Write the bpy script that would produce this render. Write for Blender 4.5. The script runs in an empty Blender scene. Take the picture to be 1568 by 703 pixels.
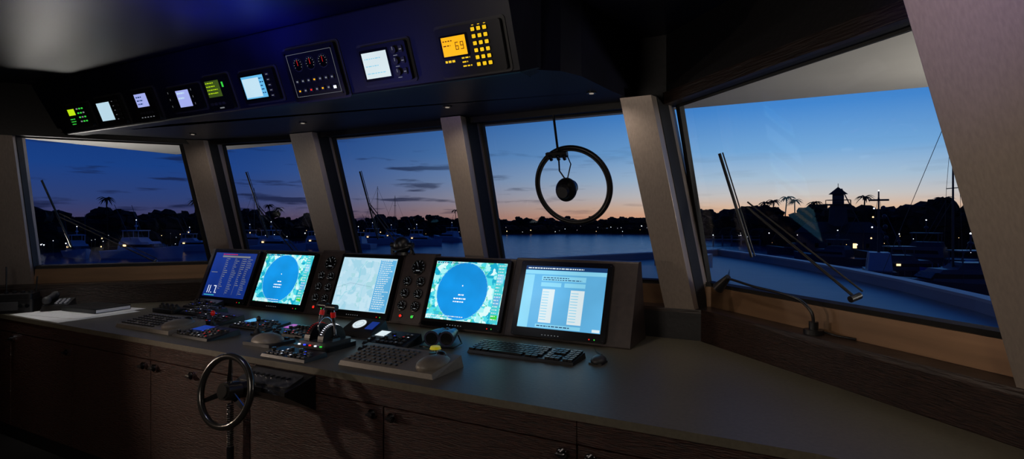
import bpy, math, random
from mathutils import Vector, Matrix
random.seed(7)
S=bpy.context.scene
S.view_settings.view_transform='Standard'

def lin(c):
    return tuple(((x/255)/12.92 if x/255<=0.04045 else ((x/255+0.055)/1.055)**2.4) for x in c)
def srgb(c): return lin(c)+(1,)

# ---------------------------------------------------------------- materials
def pm(name,col,rough=0.5,metal=0.0,nscale=20,amt=0.15,bump=0.0,stretch=(1,1,1),emit=None,es=1.0,coat=0,detail=4,bd=.004):
    m=bpy.data.materials.new(name); m.use_nodes=True
    nt=m.node_tree; b=nt.nodes['Principled BSDF']
    tc=nt.nodes.new('ShaderNodeTexCoord'); mp=nt.nodes.new('ShaderNodeMapping')
    mp.inputs['Scale'].default_value=stretch
    nz=nt.nodes.new('ShaderNodeTexNoise'); nz.inputs['Scale'].default_value=nscale; nz.inputs['Detail'].default_value=detail
    nt.links.new(tc.outputs['Object'],mp.inputs[0]); nt.links.new(mp.outputs[0],nz.inputs['Vector'])
    cr=nt.nodes.new('ShaderNodeValToRGB')
    c=lin(col)
    cr.color_ramp.elements[0].position=0.3; cr.color_ramp.elements[1].position=0.7
    cr.color_ramp.elements[0].color=tuple(x*(1-amt) for x in c)+(1,)
    cr.color_ramp.elements[1].color=tuple(min(1,x*(1+amt)) for x in c)+(1,)
    nt.links.new(nz.outputs['Fac'],cr.inputs[0]); nt.links.new(cr.outputs[0],b.inputs['Base Color'])
    b.inputs['Roughness'].default_value=rough; b.inputs['Metallic'].default_value=metal
    if coat: b.inputs['Coat Weight'].default_value=coat
    if bump:
        bp=nt.nodes.new('ShaderNodeBump'); bp.inputs['Strength'].default_value=bump; bp.inputs['Distance'].default_value=bd
        nt.links.new(nz.outputs['Fac'],bp.inputs['Height']); nt.links.new(bp.outputs[0],b.inputs['Normal'])
    if emit:
        b.inputs['Emission Color'].default_value=srgb(emit); b.inputs['Emission Strength'].default_value=es
    return m
def em(name,col,s=1.0,amt=0.06,nscale=3.0):
    m=bpy.data.materials.new(name); m.use_nodes=True
    nt=m.node_tree; b=nt.nodes['Principled BSDF']
    b.inputs['Base Color'].default_value=(0.005,0.005,0.007,1); b.inputs['Roughness'].default_value=0.25
    tc=nt.nodes.new('ShaderNodeTexCoord'); nz=nt.nodes.new('ShaderNodeTexNoise'); nz.inputs['Scale'].default_value=nscale
    nt.links.new(tc.outputs['Object'],nz.inputs['Vector'])
    cr=nt.nodes.new('ShaderNodeValToRGB'); c=lin(col)
    cr.color_ramp.elements[0].position=0.35; cr.color_ramp.elements[1].position=0.65
    cr.color_ramp.elements[0].color=tuple(x*(1-amt) for x in c)+(1,)
    cr.color_ramp.elements[1].color=tuple(min(1,x*(1+amt)) for x in c)+(1,)
    nt.links.new(nz.outputs['Fac'],cr.inputs[0]); nt.links.new(cr.outputs[0],b.inputs['Emission Color'])
    b.inputs['Emission Strength'].default_value=s
    return m
def chart_mat(name,cols,scale):
    m=bpy.data.materials.new(name); m.use_nodes=True
    nt=m.node_tree; b=nt.nodes['Principled BSDF']
    b.inputs['Base Color'].default_value=(0.005,0.005,0.007,1); b.inputs['Roughness'].default_value=0.25
    tc=nt.nodes.new('ShaderNodeTexCoord'); nz=nt.nodes.new('ShaderNodeTexNoise'); nz.inputs['Scale'].default_value=scale; nz.inputs['Detail'].default_value=6
    vo=nt.nodes.new('ShaderNodeTexVoronoi'); vo.inputs['Scale'].default_value=scale*3; vo.distance='CHEBYCHEV'
    nt.links.new(tc.outputs['Object'],nz.inputs['Vector']); nt.links.new(tc.outputs['Object'],vo.inputs['Vector'])
    mx=nt.nodes.new('ShaderNodeMix'); mx.data_type='FLOAT'; mx.inputs[0].default_value=0.35
    sp=nt.nodes.new('ShaderNodeSeparateColor'); nt.links.new(vo.outputs['Color'],sp.inputs[0])
    nt.links.new(nz.outputs['Fac'],mx.inputs[2]); nt.links.new(sp.outputs[0],mx.inputs[3])
    cr=nt.nodes.new('ShaderNodeValToRGB'); cr.color_ramp.interpolation='CONSTANT'
    e=cr.color_ramp.elements
    e[0].position=0; e[0].color=srgb(cols[0][1]); e[1].position=cols[1][0]; e[1].color=srgb(cols[1][1])
    for p,c in cols[2:]:
        k=e.new(p); k.color=srgb(c)
    nt.links.new(mx.outputs[0],cr.inputs[0]); nt.links.new(cr.outputs[0],b.inputs['Emission Color'])
    b.inputs['Emission Strength'].default_value=1.05
    return m

WOOD=pm('wenge_veneer',(52,28,20),0.42,0,9,0.95,1.0,(2.6,2.6,26),detail=7,bd=.012)
WOODR=pm('wenge_sill',(44,32,27),0.4,0,10,0.5,0.8,(1,1,10))
WOODD=pm('wenge_side_panel',(44,29,23),0.38,0,9,0.95,1.0,(2.6,2.6,26),detail=7,bd=.012)
DESK=pm('desk_laminate',(88,82,70),0.45,0,60,0.14,0.15)
DARK=pm('dark_leather',(15,13,16),0.5,0,40,0.3,0.3)
CEIL=pm('ceiling_navy',(14,15,36),0.42,0,3,0.35,0.1)
STEEL=pm('brushed_steel',(178,164,154),0.38,0.6,120,0.08,0.06,(1,1,0.02))
BRONZE=pm('bronze_trim',(132,102,76),0.38,0.5,20,0.15,0.05,(0.1,0.1,1))
RUB=pm('black_rubber',(12,12,14),0.6,0,30,0.3,0.1)
BLK=pm('black_plastic',(18,18,21),0.35,0,60,0.2,0.05)
BEZ=pm('bezel_black',(10,10,13),0.22,0,20,0.2)
HOUS=pm('console_brown',(52,42,40),0.45,0,30,0.2,0.2)
GREY=pm('grey_plastic',(118,110,100),0.45,0,60,0.08,0.05)
GREYD=pm('dark_grey_plastic',(52,52,55),0.45,0,60,0.1)
CHR=pm('chrome',(200,200,205),0.12,1,10,0.05)
CHRD=pm('dark_chrome',(80,78,76),0.22,0.8,10,0.1)
WHITE=pm('white_gelcoat',(205,203,198),0.4,0,3,0.05)
PAPER=pm('paper',(235,235,238),0.8,0,30,0.03)
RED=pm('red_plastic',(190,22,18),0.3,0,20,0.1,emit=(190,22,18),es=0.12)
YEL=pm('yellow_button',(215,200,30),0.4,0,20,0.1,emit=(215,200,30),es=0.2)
FLOOR=pm('floor_dark',(20,17,17),0.6,0,10,0.3,0.2)
KEYW=pm('key_legend',(150,150,160),0.5,0,80,0.1)
E_WHITE=em('led_white',(235,240,255),1.3); E_SKYW=em('screen_pale',(190,222,238),1.0)
E_BLUE=em('screen_blue',(95,175,222),1.05,0.12); E_NAVY=em('screen_navy',(18,46,125),1.0,0.2)
E_LBL=em('screen_lightblue',(135,208,236),1.05,0.1); E_RAD=em('radar_disc',(14,138,214),1.15,0.10,5)
E_GRN=em('led_green',(60,220,70),0.9); E_LIME=em('lcd_lime',(190,230,20),1.0); E_OLV=em('lcd_olive',(70,95,30),0.7)
E_ORG=em('lcd_amber',(255,176,14),1.1); E_ORG2=em('key_amber',(250,200,25),0.95)
E_RED=em('led_red',(240,40,25),1.0); E_BLU2=em('led_blue',(50,70,255),1.3)
E_TEAL=em('screen_teal',(70,205,212),1.0); E_DKT=em('text_dark_blue',(25,70,130),0.6)
E_DIM=em('legend_dim',(150,155,160),0.6); E_WARM=em('harbour_lamp',(255,205,140),2.6); E_COOL=em('harbour_lamp_cool',(235,240,255),2.3)
E_LAV=em('screen_lavender',(165,175,240),0.95); E_PAP=em('screen_cream',(215,230,235),1.05)
CHART=chart_mat('radar_chart',[(0,(20,168,202)),(0.38,(80,216,228)),(0.45,(165,238,240)),(0.53,(215,246,246)),(0.60,(80,205,170)),(0.65,(50,190,212))],9)
CHART2=chart_mat('plotter_chart',[(0,(160,208,226)),(0.36,(178,216,232)),(0.5,(190,222,236)),(0.62,(165,212,222))],6)

# ---------------------------------------------------------------- mesh builder
class MB:
    def __init__(s): s.v=[];s.f=[];s.mi=[];s.sm=[];s.mats=[];s.M=Matrix.Identity(4)
    def add(s,vs,fs,mat,smooth=False):
        if mat not in s.mats: s.mats.append(mat)
        k=s.mats.index(mat); o=len(s.v)
        s.v+= [tuple(s.M@Vector(p)) for p in vs]
        for f in fs: s.f.append([i+o for i in f]); s.mi.append(k); s.sm.append(smooth)
    def box(s,a,b,mat):
        x0,y0,z0=a;x1,y1,z1=b
        s.add([(x0,y0,z0),(x1,y0,z0),(x1,y1,z0),(x0,y1,z0),(x0,y0,z1),(x1,y0,z1),(x1,y1,z1),(x0,y1,z1)],
              [(0,3,2,1),(4,5,6,7),(0,1,5,4),(1,2,6,5),(2,3,7,6),(3,0,4,7)],mat)
    def cb(s,c,d,mat): s.box([c[i]-d[i]/2 for i in range(3)],[c[i]+d[i]/2 for i in range(3)],mat)
    def loft(s,A,B,mat,smooth=False,caps=True):
        n=len(A); fs=[(i,(i+1)%n,n+(i+1)%n,n+i) for i in range(n)]
        s.add(list(A)+list(B),fs,mat,smooth)
        if caps: s.add(list(A)+list(B),[tuple(range(n))[::-1],tuple(range(n,2*n))],mat)
    def prism(s,poly,z0,z1,mat,smooth=False,inset=0):
        s.loft([(p[0],p[1],z0) for p in poly],[(p[0],p[1],z1) for p in poly],mat,smooth)
    def cyl(s,p0,p1,r0,mat,r1=None,seg=16,smooth=True):
        r1=r0 if r1 is None else r1
        p0=Vector(p0);p1=Vector(p1);d=(p1-p0).normalized()
        a=d.orthogonal().normalized();b=d.cross(a)
        A=[tuple(p0+(a*math.cos(t)+b*math.sin(t))*r0) for t in [2*math.pi*i/seg for i in range(seg)]]
        B=[tuple(p1+(a*math.cos(t)+b*math.sin(t))*r1) for t in [2*math.pi*i/seg for i in range(seg)]]
        s.loft(A,B,mat,smooth)
    def tube(s,pts,r,mat,seg=8,closed=False):
        pts=[Vector(p) for p in pts]; n=len(pts); vs=[];fs=[]
        prev=None
        for i,p in enumerate(pts):
            if closed: d=(pts[(i+1)%n]-pts[i-1]).normalized()
            else: d=(pts[min(i+1,n-1)]-pts[max(i-1,0)]).normalized()
            if prev is None: a=d.orthogonal().normalized()
            else: a=(prev-d*prev.dot(d)).normalized()
            prev=a; b=d.cross(a)
            for j in range(seg):
                t=2*math.pi*j/seg; vs.append(tuple(p+(a*math.cos(t)+b*math.sin(t))*r))
        m=n if closed else n-1
        for i in range(m):
            for j in range(seg):
                fs.append((i*seg+j,i*seg+(j+1)%seg,((i+1)%n)*seg+(j+1)%seg,((i+1)%n)*seg+j))
        s.add(vs,fs,mat,True)
        if not closed:
            s.add(vs,[tuple(range(seg))[::-1],tuple(range((n-1)*seg,n*seg))],mat)
    def torus(s,c,R,r,mat,ax=(0,0,1),n=40,seg=10,arc=None):
        ax=Vector(ax).normalized();a=ax.orthogonal().normalized();b=ax.cross(a);c=Vector(c)
        s.tube([c+(a*math.cos(2*math.pi*i/n)+b*math.sin(2*math.pi*i/n))*R for i in range(n)],r,mat,seg,True)
    def sph(s,c,r,mat,n=14,m=8,jit=0):
        if not hasattr(r,'__len__'): r=(r,r,r)
        vs=[(c[0],c[1],c[2]+r[2])]
        for i in range(1,m):
            ph=math.pi*i/m
            for j in range(n):
                t=2*math.pi*j/n; q=1+random.uniform(-jit,jit)
                vs.append((c[0]+r[0]*q*math.sin(ph)*math.cos(t),c[1]+r[1]*q*math.sin(ph)*math.sin(t),c[2]+r[2]*q*math.cos(ph)))
        vs.append((c[0],c[1],c[2]-r[2])); L=len(vs)-1; fs=[]
        for j in range(n): fs.append((0,1+j,1+(j+1)%n)); fs.append((L,L-n+(j+1)%n,L-n+j))
        for i in range(m-2):
            for j in range(n):
                a=1+i*n+j;b=1+i*n+(j+1)%n; fs.append((a,a+n,b+n,b))
        s.add(vs,fs,mat,jit==0)
    def rrect(s,cx,cy,w,h,r,z0,z1,mat,n=5):
        P=[]
        for qx,qy,a0 in ((1,1,0),(-1,1,90),(-1,-1,180),(1,-1,270)):
            for i in range(n+1):
                a=math.radians(a0+90*i/n)
                P.append((cx+qx*(w/2-r)+r*math.cos(a),cy+qy*(h/2-r)+r*math.sin(a)))
        s.prism(P,z0,z1,mat)
    def disc(s,cx,cy,r,z0,z1,mat,seg=28):
        s.prism([(cx+r*math.cos(2*math.pi*i/seg),cy+r*math.sin(2*math.pi*i/seg)) for i in range(seg)],z0,z1,mat)
    def rect(s,x0,y0,x1,y1,z,mat):
        s.add([(x0,y0,z),(x1,y0,z),(x1,y1,z),(x0,y1,z)],[(0,1,2,3)],mat)
    def text(s,x,y,w,rows,dy,h,mat,z,fill=0.8,seed=None):
        for i in range(rows):
            cx=x; end=x+w*random.uniform(fill*0.7,1)
            while cx<end:
                l=random.uniform(0.006,0.022); s.rect(cx,y-i*dy,min(cx+l,end),y-i*dy+h,z,mat); cx+=l+0.005
    def obj(s,name,bevel=0,parent=None,loc=None,rz=0,scale=1):
        me=bpy.data.meshes.new(name); me.from_pydata(s.v,[],s.f)
        for m in s.mats: me.materials.append(m)
        for p,k,sm in zip(me.polygons,s.mi,s.sm): p.material_index=k; p.use_smooth=sm
        me.update()
        import bmesh
        bm=bmesh.new(); bm.from_mesh(me); bmesh.ops.recalc_face_normals(bm,faces=bm.faces); bm.to_mesh(me); bm.free()
        o=bpy.data.objects.new(name,me); S.collection.objects.link(o)
        if bevel:
            md=o.modifiers.new('bevel','BEVEL'); md.width=bevel; md.segments=2; md.limit_method='ANGLE'; md.angle_limit=math.radians(50)
        if loc is not None: o.location=loc
        o.rotation_euler=(0,0,rz); o.scale=(scale,)*3
        return o
def frame(o,X,U):
    X=Vector(X).normalized();U=Vector(U).normalized();N=X.cross(U)
    M=Matrix.Identity(4)
    for i,c in enumerate((X,U,N)):
        for j in range(3): M[j][i]=c[j]
    for j in range(3): M[j][3]=o[j]
    return M

# ---------------------------------------------------------------- room shell
Zs,Z1,Z2,ZC=1.08,1.229,2.25,2.62
I=[(-6.1,1.34),(-4.57,3.22),(-3.5,3.38),(-.55,3.38),(1.95,.88)]
O=[(-6.25,1.47),(-4.68,3.42),(-3.5,3.60),(-.49,3.60),(2.09,1.02)]
names=['wall_left_forward','wall_front_corner','wall_front','wall_right_forward']
for i in range(4):
    b=MB(); poly=[I[i],I[i+1],O[i+1],O[i]]
    b.prism(poly,0,Zs-0.025,WOODD if i!=2 else DARK)
    b.prism(poly,Zs-0.025,Zs,WOODR)
    b.obj(names[i])
b=MB()
for i in range(4):
    a0,a1,b0,b1=Vector(I[i]),Vector(I[i+1]),Vector(O[i]),Vector(O[i+1])
    p=[a0.lerp(b0,.62),a1.lerp(b1,.62),a1.lerp(b1,.97),a0.lerp(b0,.97)]
    b.prism([tuple(q) for q in p],Zs+.001,Z1-.03,BRONZE)
    p=[a0.lerp(b0,.70),a1.lerp(b1,.70),a1.lerp(b1,.95),a0.lerp(b0,.95)]
    b.prism([tuple(q) for q in p],Z1-.03,Z1-.005,RUB)
b.obj('trim_1',0.003)
b=MB(); b.box((-6.6,-3.1,-.1),(2.3,3.3,0),FLOOR); b.obj('floor')
b=MB(); b.box((-6.6,-3.1,ZC),(2.3,3.25,ZC+.12),CEIL); b.obj('ceiling')
b=MB(); b.box((-6.45,-3,0),(-6.3,1.3,ZC),DARK)
b.prism([(-6.3,1.30),(-6.12,1.30),(-5.95,1.62),(-6.1,1.72),(-6.3,1.5)],Zs,ZC,DARK); b.obj('wall_left')
b=MB(); b.box((2.1,-3,0),(2.25,1.0,ZC),DARK)
b.prism([(.72,2.02),(1.95,.79),(2.09,1.02),(.9,2.2)],Zs+.001,ZC,DARK); b.obj('wall_right')
b=MB(); b.box((-6.45,-3.15,0),(2.25,-3.0,ZC),DARK); b.obj('wall_back')
It=[(-5.87,1.12),(-4.50,2.99),(-3.5,3.13),(-.69,3.13),(1.75,.70)]
Ot=[(-6.0,1.22),(-4.59,3.10),(-3.5,3.25),(-.64,3.25),(1.85,.80)]
b=MB()
for i in range(4):
    b.prism([It[i],It[i+1],Ot[i+1],Ot[i]],Z2-.01,ZC-.001,DARK)
    a0,a1,b0,b1=Vector(It[i]),Vector(It[i+1]),Vector(Ot[i]),Vector(Ot[i+1])
    q=[a0.lerp(b0,-.25),a1.lerp(b1,-.25),a1,a0]
    b.prism([tuple(x) for x in q],Z2-.02,Z2+.045,WOODR if i==3 else DARK)
b.obj('trim_2',0.003)
b=MB()
for poly in ([(-6.5,1.2),(-6.05,1.3),(-4.6,3.14),(-4.6,3.95),(-6.5,3.95)],[(-4.6,3.14),(-3.5,3.28),(-3.5,3.95),(-4.6,3.95)],
             [(-3.5,3.28),(-.66,3.28),(-.66,3.95),(-3.5,3.95)],[(-.66,3.28),(1.9,.82),(2.7,.82),(2.7,3.95),(-.66,3.95)]):
    b.prism(poly,2.36,2.62,WHITE)
b.box((-6.6,-3.1,2.745),(2.8,3.95,2.85),WHITE)
b.obj('roof_visor')

def pillar(name,quad,sh,z0=Zs+.002,z1=2.26,mat=STEEL):
    b=MB()
    f=lambda z:(z-Z1)/(Z2-Z1)
    A=[(q[0]+sh[0]*f(z0),q[1]+sh[1]*f(z0),z0) for q in quad]
    B=[(q[0]+sh[0]*f(z1),q[1]+sh[1]*f(z1),z1) for q in quad]
    b.loft(A,B,mat)
    def on(q,z): return Vector((q[0]+sh[0]*f(z),q[1]+sh[1]*f(z),z))
    q1,q2=Vector(quad[1]),Vector(quad[2]); d=(Vector(quad[1])-Vector(quad[0])).normalized()*.004
    s0=q1.lerp(q2,.22);s1=q1.lerp(q2,.70)
    b.loft([tuple(on(s0,z0)),tuple(on(s1,z0)),tuple(on(s1+d,z0)),tuple(on(s0+d,z0))],[tuple(on(s0,z1)),tuple(on(s1,z1)),tuple(on(s1+d,z1)),tuple(on(s0+d,z1))],RUB)
    return b.obj(name,0.006)
pillar('window_pillar',[(-5.9,1.68),(-5.50,2.17),(-5.63,2.30),(-6.05,1.8)],(.25,-.21))
pillar('window_pillar',[(-4.68,3.17),(-4.52,3.25),(-4.51,3.41),(-4.80,3.30)],(.09,-.33))
pillar('window_pillar',[(-3.54,3.36),(-3.30,3.36),(-3.28,3.57),(-3.54,3.57)],(0,-.33))
pillar('window_pillar',[(-2.109,3.33),(-1.955,3.33),(-1.934,3.57),(-2.109,3.57)],(0,-.33))
pillar('window_pillar',[(-.77,3.30),(-.60,3.30),(-.54,3.57),(-.77,3.57)],(-.135,-.33))
pillar('window_pillar',[(.527,2.233),(.76,2.0),(.90,2.14),(.67,2.375)],(-.28,-.22))

# glass
GL=bpy.data.materials.new('window_glass'); GL.use_nodes=True
nt=GL.node_tree; nt.nodes.clear()
o=nt.nodes.new('ShaderNodeOutputMaterial'); mx=nt.nodes.new('ShaderNodeMixShader'); t=nt.nodes.new('ShaderNodeBsdfTransparent'); g=nt.nodes.new('ShaderNodeBsdfGlossy')
g.inputs['Roughness'].default_value=0.03; t.inputs[0].default_value=(.95,.97,.99,1)
tc=nt.nodes.new('ShaderNodeTexCoord'); nz=nt.nodes.new('ShaderNodeTexNoise'); nz.inputs['Scale'].default_value=2
mr=nt.nodes.new('ShaderNodeMapRange'); mr.inputs[3].default_value=.03; mr.inputs[4].default_value=.05
nt.links.new(tc.outputs['Object'],nz.inputs['Vector']); nt.links.new(nz.outputs['Fac'],mr.inputs[0]); nt.links.new(mr.outputs[0],mx.inputs[0])
nt.links.new(t.outputs[0],mx.inputs[1]); nt.links.new(g.outputs[0],mx.inputs[2]); nt.links.new(mx.outputs[0],o.inputs[0])
W=[((-5.6,2.25),(-4.8,3.23),(-5.36,2.04),(-4.7,2.9)),
   ((-4.5,3.41),(-3.54,3.55),(-4.43,3.09),(-3.54,3.22)),
   ((-3.28,3.55),(-2.109,3.55),(-3.28,3.22),(-2.109,3.22)),
   ((-1.934,3.55),(-.77,3.55),(-1.934,3.22),(-.905,3.22)),
   ((-.54,3.58),(.66,2.38),(-.64,3.22),(.37,2.205))]
def bar(b,p0,p1,w,t,n,mat):
    p0=Vector(p0);p1=Vector(p1);d=(p1-p0).normalized();n=Vector(n).normalized();s=d.cross(n).normalized()
    def sec(p): return [tuple(p+s*w/2*i+n*t/2*j) for i,j in ((-1,-1),(1,-1),(1,1),(-1,1))]
    b.loft(sec(p0),sec(p1),mat)
for i,(a,c,d,e) in enumerate(W):
    A=Vector((*a,Z1-.02));C=Vector((*c,Z1-.02));D=Vector((*d,Z2));E=Vector((*e,Z2))
    b=MB(); n=(C-A).cross(D-A).normalized()
    b.add([tuple(A),tuple(C),tuple(E),tuple(D)],[(0,1,2,3)],GL)
    w=.035
    for p,q in ((A,C),(D,E),(A,D),(C,E)):
        bar(b,p,q,w,.03,n,RUB)
    b.obj('window_%d'%(i+1))

# ---------------------------------------------------------------- overhead console
b=MB()
sec=[(2.20,2.25),(2.051,2.618),(2.3,2.618),(2.3,2.25)]
x0,x1=-5.28,-1.12
b.loft([(x0,y,z) for y,z in sec],[(x1,y,z) for y,z in sec],CEIL)
sec2=[(2.24,2.27),(2.12,2.618),(2.3,2.618),(2.3,2.27)]
b.loft([(x1,y,z) for y,z in sec],[(x1+.07,y,z) for y,z in sec2],CEIL)
b.prism([(-5.27,2.24),(-1.08,2.24),(-.98,2.32),(-.93,2.45),(-.90,2.8),(-.86,3.08),(-3.5,3.10),(-4.48,2.96),(-5.2,2.15)],2.265,ZC-.003,CEIL)
oc=b.obj('overhead_console',0.01)
DLG=em('downlight_glow',(255,235,215),.3)
DL=((-4.2,2.68),(-3.05,2.72),(-1.87,2.73),(-1.0,2.78))
for x,y in DL:
    b=MB(); b.cyl((x,y,2.2645),(x,y,2.258),.026,CHRD,seg=24); b.cyl((x,y,2.258),(x,y,2.256),.012,DLG,seg=24)
    b.obj('recessed_downlight')

FU=(0,-.371,.928)
def inst(name,x,w,h,cz=.12):
    b=MB(); b.M=frame((x,2.2-.371*cz,2.25+.928*cz),(1,0,0),FU)
    b.rrect(0,0,w,h,.012,.001,.028,BLK); b.rrect(0,0,w+.03,h+.025,.018,.0005,.006,GREYD); return b
def knob(b,x,y,r,z0=.03,mat=BLK): b.disc(x,y,r,z0-.002,z0+.012,mat,16); b.rect(x-.0015,y,x+.0015,y+r*.9,z0+.0125,E_DIM)
z=.0285
b=inst('a',-4.68,.30,.165); b.rect(-.11,.01,-.02,.055,z,E_LIME); b.text(-.115,-.02,.09,3,.018,.007,E_GRN,z)
for i in range(4):
    for j in range(3): b.rect(.01+j*.035,.045-i*.03,.033+j*.035,.055-i*.03,z,E_GRN if (i+j)%3 else E_DIM)
b.obj('marine_radio',0.003)
b=inst('a',-4.27,.32,.19); b.rrect(-.04,0,.18,.14,.006,.026,.030,BEZ); b.rect(-.12,-.062,.04,.062,.0305,E_SKYW)
for i in range(5): b.rrect(.085,.06-i*.03,.028,.016,.004,.027,.034,GREYD); b.rrect(.125,.06-i*.03,.028,.016,.004,.027,.034,GREYD); b.rect(.078,.058-i*.03,.092,.061-i*.03,.0345,E_DIM)
b.obj('gps_display',0.003)
b=inst('a',-3.85,.24,.20); b.rect(-.075,-.01,.055,.075,z,E_LAV); b.text(-.06,.05,.09,3,.022,.008,E_DKT,z+.001)
for j in range(5): b.rrect(-.07+j*.032,-.05,.022,.014,.003,.027,.033,GREYD); b.rect(-.078+j*.032,-.08,-.062+j*.032,-.075,z,E_DIM)
b.obj('navtex_receiver',0.003)
b=inst('a',-3.425,.32,.15); b.rect(-.06,-.05,.065,.052,z,E_LAV); b.text(-.05,.03,.09,2,.03,.01,E_SKYW,z+.001)
for sx in (-.115,.115):
    for i in (-1,0,1): knob(b,sx,i*.042,.013)
b.obj('satellite_terminal',0.003)
b=inst('a',-3.10,.22,.20); b.rect(-.085,-.02,.04,.075,z,E_OLV); b.text(-.08,.06,.10,4,.02,.005,E_LIME,z+.001)
for j in range(4): b.rrect(-.075+j*.036,-.06,.024,.016,.003,.027,.033,GREYD); 
b.rect(.06,.03,.075,.06,z,E_GRN); b.rect(-.02,-.09,.02,-.083,z,E_DIM)
b.obj('echo_sounder',0.003)
b=inst('a',-2.74,.29,.175); b.rrect(-.03,0,.20,.145,.006,.026,.030,BEZ); b.rect(-.12,-.062,.06,.062,.0305,E_BLUE); b.rect(-.115,-.055,.02,.05,.031,E_SKYW); b.text(.025,.04,.03,5,.02,.006,E_DKT,.0315)
for i in range(5): b.rrect(.10,.058-i*.029,.03,.018,.004,.027,.034,GREYD); b.rect(.092,.056-i*.029,.108,.06-i*.029,.0345,E_DIM)
b.obj('chart_plotter',0.003)
b=inst('a',-2.30,.37,.27,.14)
for sx in (-.165,.165):
    for sy in (-.115,.115): b.disc(sx,sy,.006,.027,.031,CHR,10)
b.tube([(-.16,-.11,.029),(.16,-.11,.029),(.16,.11,.029),(-.16,.11,.029)],.0010,E_DIM,4,True)
for k,cx in enumerate((-.09,0,.09)):
    b.disc(cx,.055,.036,.027,.031,GREYD); b.disc(cx,.055,.031,.0312,.0318,BEZ)
    for a in range(9):
        t=math.radians(210-a*30); b.rect(cx+.026*math.cos(t)-.002,.055+.026*math.sin(t)-.002,cx+.026*math.cos(t)+.002,.055+.026*math.sin(t)+.002,.032,E_DIM)
    b.rect(cx-.001,.05,cx+.001,.078,.0322,E_RED)
for j in range(7):
    for i in range(2):
        b.rrect(-.125+j*.042,-.03-i*.05,.024,.022,.004,.027,.035,GREYD); 
        b.rect(-.131+j*.042,-.034-i*.05,-.119+j*.042,-.026-i*.05,.0355,[E_DIM,E_DIM,E_DIM,E_ORG][(j+i*3)%4] if (i,j)!=(1,2) else E_RED)
b.rect(.12,-.09,.14,-.075,.036,E_WHITE)
b.obj('alarm_control_panel',0.003)
b=inst('a',-1.83,.30,.185,.13); b.rrect(-.045,0,.175,.15,.006,.026,.030,BEZ); b.rect(-.122,-.062,.032,.062,.0305,E_PAP)
b.text(-.11,.03,.12,3,.035,.004,E_LBL,.031)
for i in range(3): knob(b,.082,.055-i*.052,.017,.03,GREYD); b.rrect(.122,.055-i*.052,.022,.03,.005,.027,.034,GREYD); b.rect(.115,.052-i*.052,.129,.056-i*.052,.0345,E_DIM); b.rect(.07,.028-i*.052,.094,.031-i*.052,.029,E_DIM)
b.obj('radar_display',0.003)
b=inst('a',-1.335,.34,.215,.13); b.rrect(-.075,.025,.15,.10,.006,.026,.030,BEZ); b.rect(-.140,-.017,-.013,.067,.0305,E_ORG)
def seg7(b,x,y,s,on,mat,z):
    t=.2*s
    R={'a':(0,1.8*s,s,1.8*s+t),'g':(0,.9*s,s,.9*s+t),'d':(0,0,s,t),'f':(0,.9*s,t,2*s),'b':(s-t,.9*s,s,2*s),'e':(0,0,t,s),'c':(s-t,0,s,s)}
    for k in on: q=R[k]; b.rect(x+q[0],y+q[1],x+q[2],y+q[3],z,mat)
BR=em('lcd_digit',(120,50,0),.5)
seg7(b,-.07,.007,.017,'afgedc',BR,.0312); seg7(b,-.043,.007,.017,'abfgcd',BR,.0312); b.text(-.133,.047,.05,2,.02,.005,BR,.0312)
for j in range(3):
    for i in range(6): 
        b.rrect(.035+j*.030,.082-i*.030,.022,.020,.004,.027,.034,BEZ); b.rrect(.035+j*.030,.082-i*.030,.018,.016,.003,.034,.0347,E_ORG2)
b.text(-.14,-.045,.07,1,.022,.010,E_ORG2,z); b.text(-.05,-.035,.05,3,.018,.006,E_ORG2,z)
for j in range(3): b.rect(.03+j*.03,.097,.04+j*.03,.100,z,E_ORG2)
b.obj('radio_telephone',0.003)

# ---------------------------------------------------------------- console desk
DP=[(-5.63,1.91),(0.02,1.91),(.2,1.885),(.38,1.81),(.55,1.66),(.68,1.45),(.76,1.2),(.8,.9),(.8,-.5),(1.94,-.5),(1.94,.875),(-.555,3.372),(-3.5,3.372),(-4.56,3.212)]
b=MB(); b.prism(DP,.87,.9,DESK)
def inset(P,d):
    n=len(P);out=[]
    for i in range(n):
        a,bb,c=Vector(P[i-1]),Vector(P[i]),Vector(P[(i+1)%n])
        e1=(bb-a).normalized();e2=(c-bb).normalized()
        n1=Vector((-e1.y,e1.x));n2=Vector((-e2.y,e2.x)); m=(n1+n2).normalized(); k=d/max(.3,m.dot(n1))
        out.append(tuple(bb+m*k))
    return out
b.prism(inset(DP,.03),0.001,.87,DARK)
xs=[-5.55,-5.15,-4.28,-3.40,-2.53,-1.65,-.745,.02]
for i in range(len(xs)-1):
    b.box((xs[i]+.003,1.916,.10),(xs[i+1]-.003,1.94,.778),WOOD)
rail=[-5.55,-3.40,-2.53,-.745,.02]
for i in range(len(rail)-1): b.box((rail[i]+.001,1.914,.784),(rail[i+1]-.001,1.94,.868),WOOD)
cur=[(.02,1.915),(.2,1.89),(.38,1.815),(.55,1.665),(.68,1.455),(.76,1.205),(.8,.9),(.8,-.5)]
for i in range(len(cur)-1):
    a,c=Vector(cur[i]),Vector(cur[i+1]);n=Vector((-(c-a).y,(c-a).x)).normalized()*.02
    if n.y<0 and i<3: n=-n
    b.prism([tuple(a),tuple(c),tuple(c+n),tuple(a+n)],.1,.868,WOOD)
b.box((-5.5,1.97,0.001),(.0,1.99,.1),BLK)
console=b.obj('helm_console',0.002)
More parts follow.
